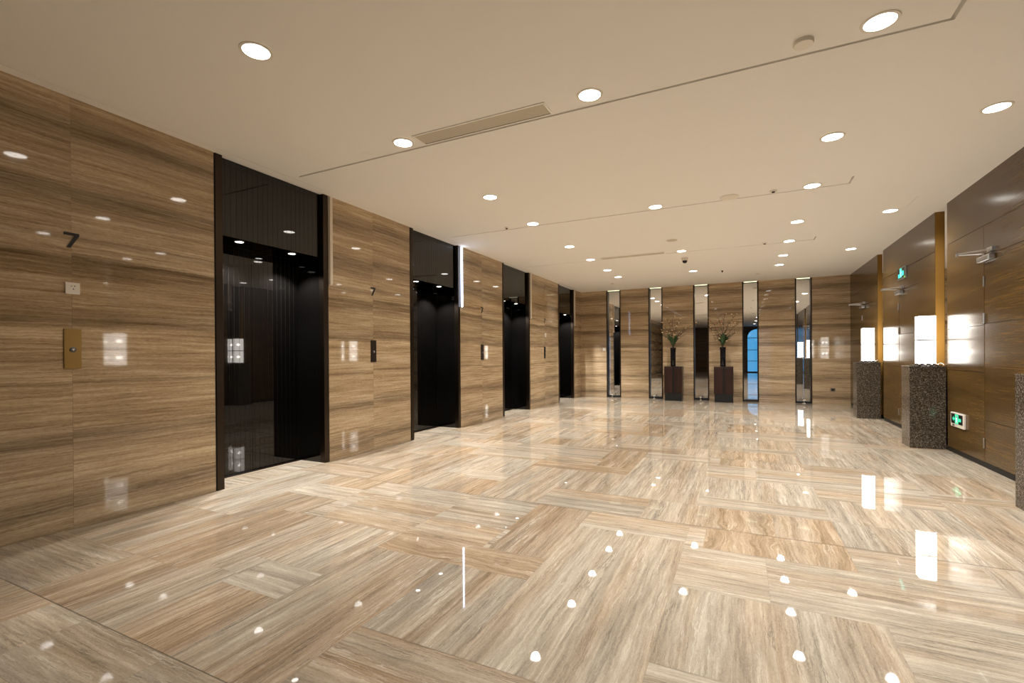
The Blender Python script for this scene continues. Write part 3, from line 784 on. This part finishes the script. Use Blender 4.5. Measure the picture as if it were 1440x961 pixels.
def blossom_mesh(r, rng):
    bm = bmesh.new()
    ax = Matrix.Rotation(rng.uniform(-.9, .9), 4, 'X') @ Matrix.Rotation(rng.uniform(-.9, .9), 4, 'Y')
    for k in range(5):
        a = 2*PI*k/5
        c = Vector((math.cos(a), math.sin(a), .25)); s = Vector((-math.sin(a), math.cos(a), 0))
        p0 = Vector((0, 0, 0)); pts = [p0, c*r*.55+s*r*.38, c*r*1.0+s*r*.2+Vector((0, 0, r*.15)), c*r*1.0-s*r*.2+Vector((0, 0, r*.15)), c*r*.55-s*r*.38]
        lo = [bm.verts.new(ax @ p) for p in pts]; hi = [bm.verts.new(ax @ (p+Vector((0, 0, .003)))) for p in pts]
        bm.faces.new(hi); bm.faces.new(lo[::-1])
        for i in range(5): bm.faces.new((lo[i], lo[(i+1) % 5], hi[(i+1) % 5], hi[i]))
    lathe(bm, [(0, -r*.2), (r*.22, 0), (r*.2, r*.2), (0, r*.28)], 8)
    return bm
def flowers(loc, label, targets, lean_x, seed, pink):
    rng = random.Random(seed)
    t = thing('flower_arrangement', label, 'flowers', loc, 'flower arrangements in the black vases')
    for k in range(14):
        az = k*2.4+rng.uniform(-.3, .3)
        bm = leaf_mesh(rng.uniform(.28, .46), rng.uniform(.034, .048), az, rng.uniform(.1, .55), rng)
        o = build('leaf', bm, M_leaf, t); o.location = (0, 0, .012)
    pts_for_blossom = []
    for (dx, dy, dz) in targets:
        e = Vector((dx, dy, dz)); bx, by = rng.uniform(-.025, .025), rng.uniform(-.025, .025)
        rim = Vector((bx, by, .04)); pts = [Vector((bx*.8, by*.8, -.38)), Vector((bx*.9, by*.9, -.15)), rim]
        c1 = rim+Vector((dx*.22, dy*.22, dz*.55))
        for k in range(1, 7):
            f = k/6; p = rim*(1-f)**2+c1*2*f*(1-f)+e*f*f
            pts.append(p+Vector((rng.uniform(-.012, .012), rng.uniform(-.012, .012), rng.uniform(-.008, .008))))
        bm = bmesh.new(); tube(bm, pts, [.0085-.0055*k/8 for k in range(9)], 6)
        for k in range(3, 9):
            for q in range(2):
                d = Vector((rng.uniform(-1, 1), rng.uniform(-.8, .8), rng.uniform(.1, 1.1))).normalized()
                ln = rng.uniform(.05, .13)
                a = pts[k]; m = a+d*ln*.5+Vector((0, 0, .008)); z = a+d*ln
                tube(bm, [a, m, z], [.0045, .0035, .002], 5)
                if rng.random() < .6: pts_for_blossom.append(z)
        build('branch', bm, M_twig, t)
    rng.shuffle(pts_for_blossom)
    for k, p in enumerate(pts_for_blossom[:46]):
        o = build('blossom', blossom_mesh(rng.uniform(.016, .026), rng), M_pink if (pink and k % 9 == 0) else M_petal, t); o.location = p
    return t
cabs = [(-1.647, 13.34, 'beside the second mirror'), (-.425, 13.34, 'between the third and fourth mirrors')]
c0 = make_cabinet()
for i, (x, y, w) in enumerate(cabs):
    c = c0 if i == 0 else copy_tree(c0); c.location = (x, y, 0)
    tag(c, 'dark walnut plinth cabinet with black base, ' + w, 'cabinet', 'walnut cabinets at the end wall')
    v = build('vase', make_vase(), M_vase, smooth=True); v.location = (x-.02, y, .9102)
    tag(v, 'tall black glossy vase on the cabinet ' + w, 'vase', 'black vases on the cabinets')
flowers((-1.667, 13.34, 1.405), 'wide spray of pale blossom branches and leaves in the vase beside the second mirror',
        [(-.26, -.05, .62), (-.02, .04, .78), (-.12, -.08, .74), (.52, -.02, .62), (.30, .05, .50), (.14, -.1, .70), (-.36, .02, .52), (.22, -.08, .36), (-.22, -.04, .30)], .2, 3, False)
flowers((-.445, 13.34, 1.405), 'upright spray of blossom branches with pink flowers between the third and fourth mirrors',
        [(-.28, -.04, .66), (-.10, .04, .76), (.05, -.08, .80), (.24, .03, .74), (.34, -.03, .58), (-.34, .03, .52), (.14, -.06, .60), (-.2, -.08, .42), (.28, -.06, .36)], 0, 9, True)

# chrome door stops before four of the mirrors
st = None
for i, (x, w) in enumerate([(-3.375, 'first'), (-2.20, 'second'), (-1.0, 'third'), (1.36, 'fifth')]):
    if st is None:
        t = thing('door_stop', '', 'door stop')
        bm = bmesh.new(); lathe(bm, [(0, 0), (.03, 0), (.03, .006), (.014, .012), (.014, .05), (.02, .055), (.02, .075), (0, .082)], 20); build('post', bm, M_chrome, t, smooth=True)
        bm = bmesh.new(); lathe(bm, [(.0205, .057), (.024, .06), (.024, .07), (.0205, .073)], 20); build('bumper', bm, M_white, t, smooth=True)
        st = t; c = t; t.scale = (1.3, 1.3, 1.3)
    else: c = copy_tree(st)
    c.location = (x, D-.10, 0)
    tag(c, 'small chrome door stop on the floor before the %s mirror strip' % w, 'door stop', 'chrome door stops')

# ------------------------------------------------------------------ world (seen only through the rear window), camera, colour
w = bpy.data.worlds.new('dusk'); S.world = w; w.use_nodes = True
bg = w.node_tree.nodes['Background']; bg.inputs[0].default_value = (.07, .34, .66, 1); bg.inputs[1].default_value = 1.3

f, yaw, pitch, roll, hcam = 667.12, .4517, -.0027, -.0062, 1.2222
cam = bpy.data.cameras.new('camera'); cam.sensor_fit = 'HORIZONTAL'; cam.sensor_width = 36
cam.lens = f/1440*36; cam.shift_y = 21.8235/1440; cam.clip_start = .05
co = bpy.data.objects.new('camera', cam); COL.objects.link(co); S.camera = co
fw = Vector((-math.sin(yaw)*math.cos(pitch), math.cos(yaw)*math.cos(pitch), math.sin(pitch)))
rt = Vector((math.cos(yaw), math.sin(yaw), 0)); up = rt.cross(fw)
r2 = rt*math.cos(roll)+up*math.sin(roll); u2 = -rt*math.sin(roll)+up*math.cos(roll)
mw = Matrix((r2, u2, -fw)).transposed().to_4x4(); mw.translation = (0, 0, hcam)
co.matrix_world = mw

v = S.view_settings
v.view_transform = 'Standard'; v.look = 'None'; v.exposure = 0.0; v.gamma = 1.0; v.use_curve_mapping = False
S.cycles.use_denoising = True
S.cycles.max_bounces = 10; S.cycles.diffuse_bounces = 5; S.cycles.glossy_bounces = 6; S.cycles.transparent_max_bounces = 12
S.cycles.sample_clamp_indirect = 6.0; S.cycles.sample_clamp_direct = 0
S.cycles.caustics_reflective = False; S.cycles.caustics_refractive = False; S.cycles.blur_glossy = .5
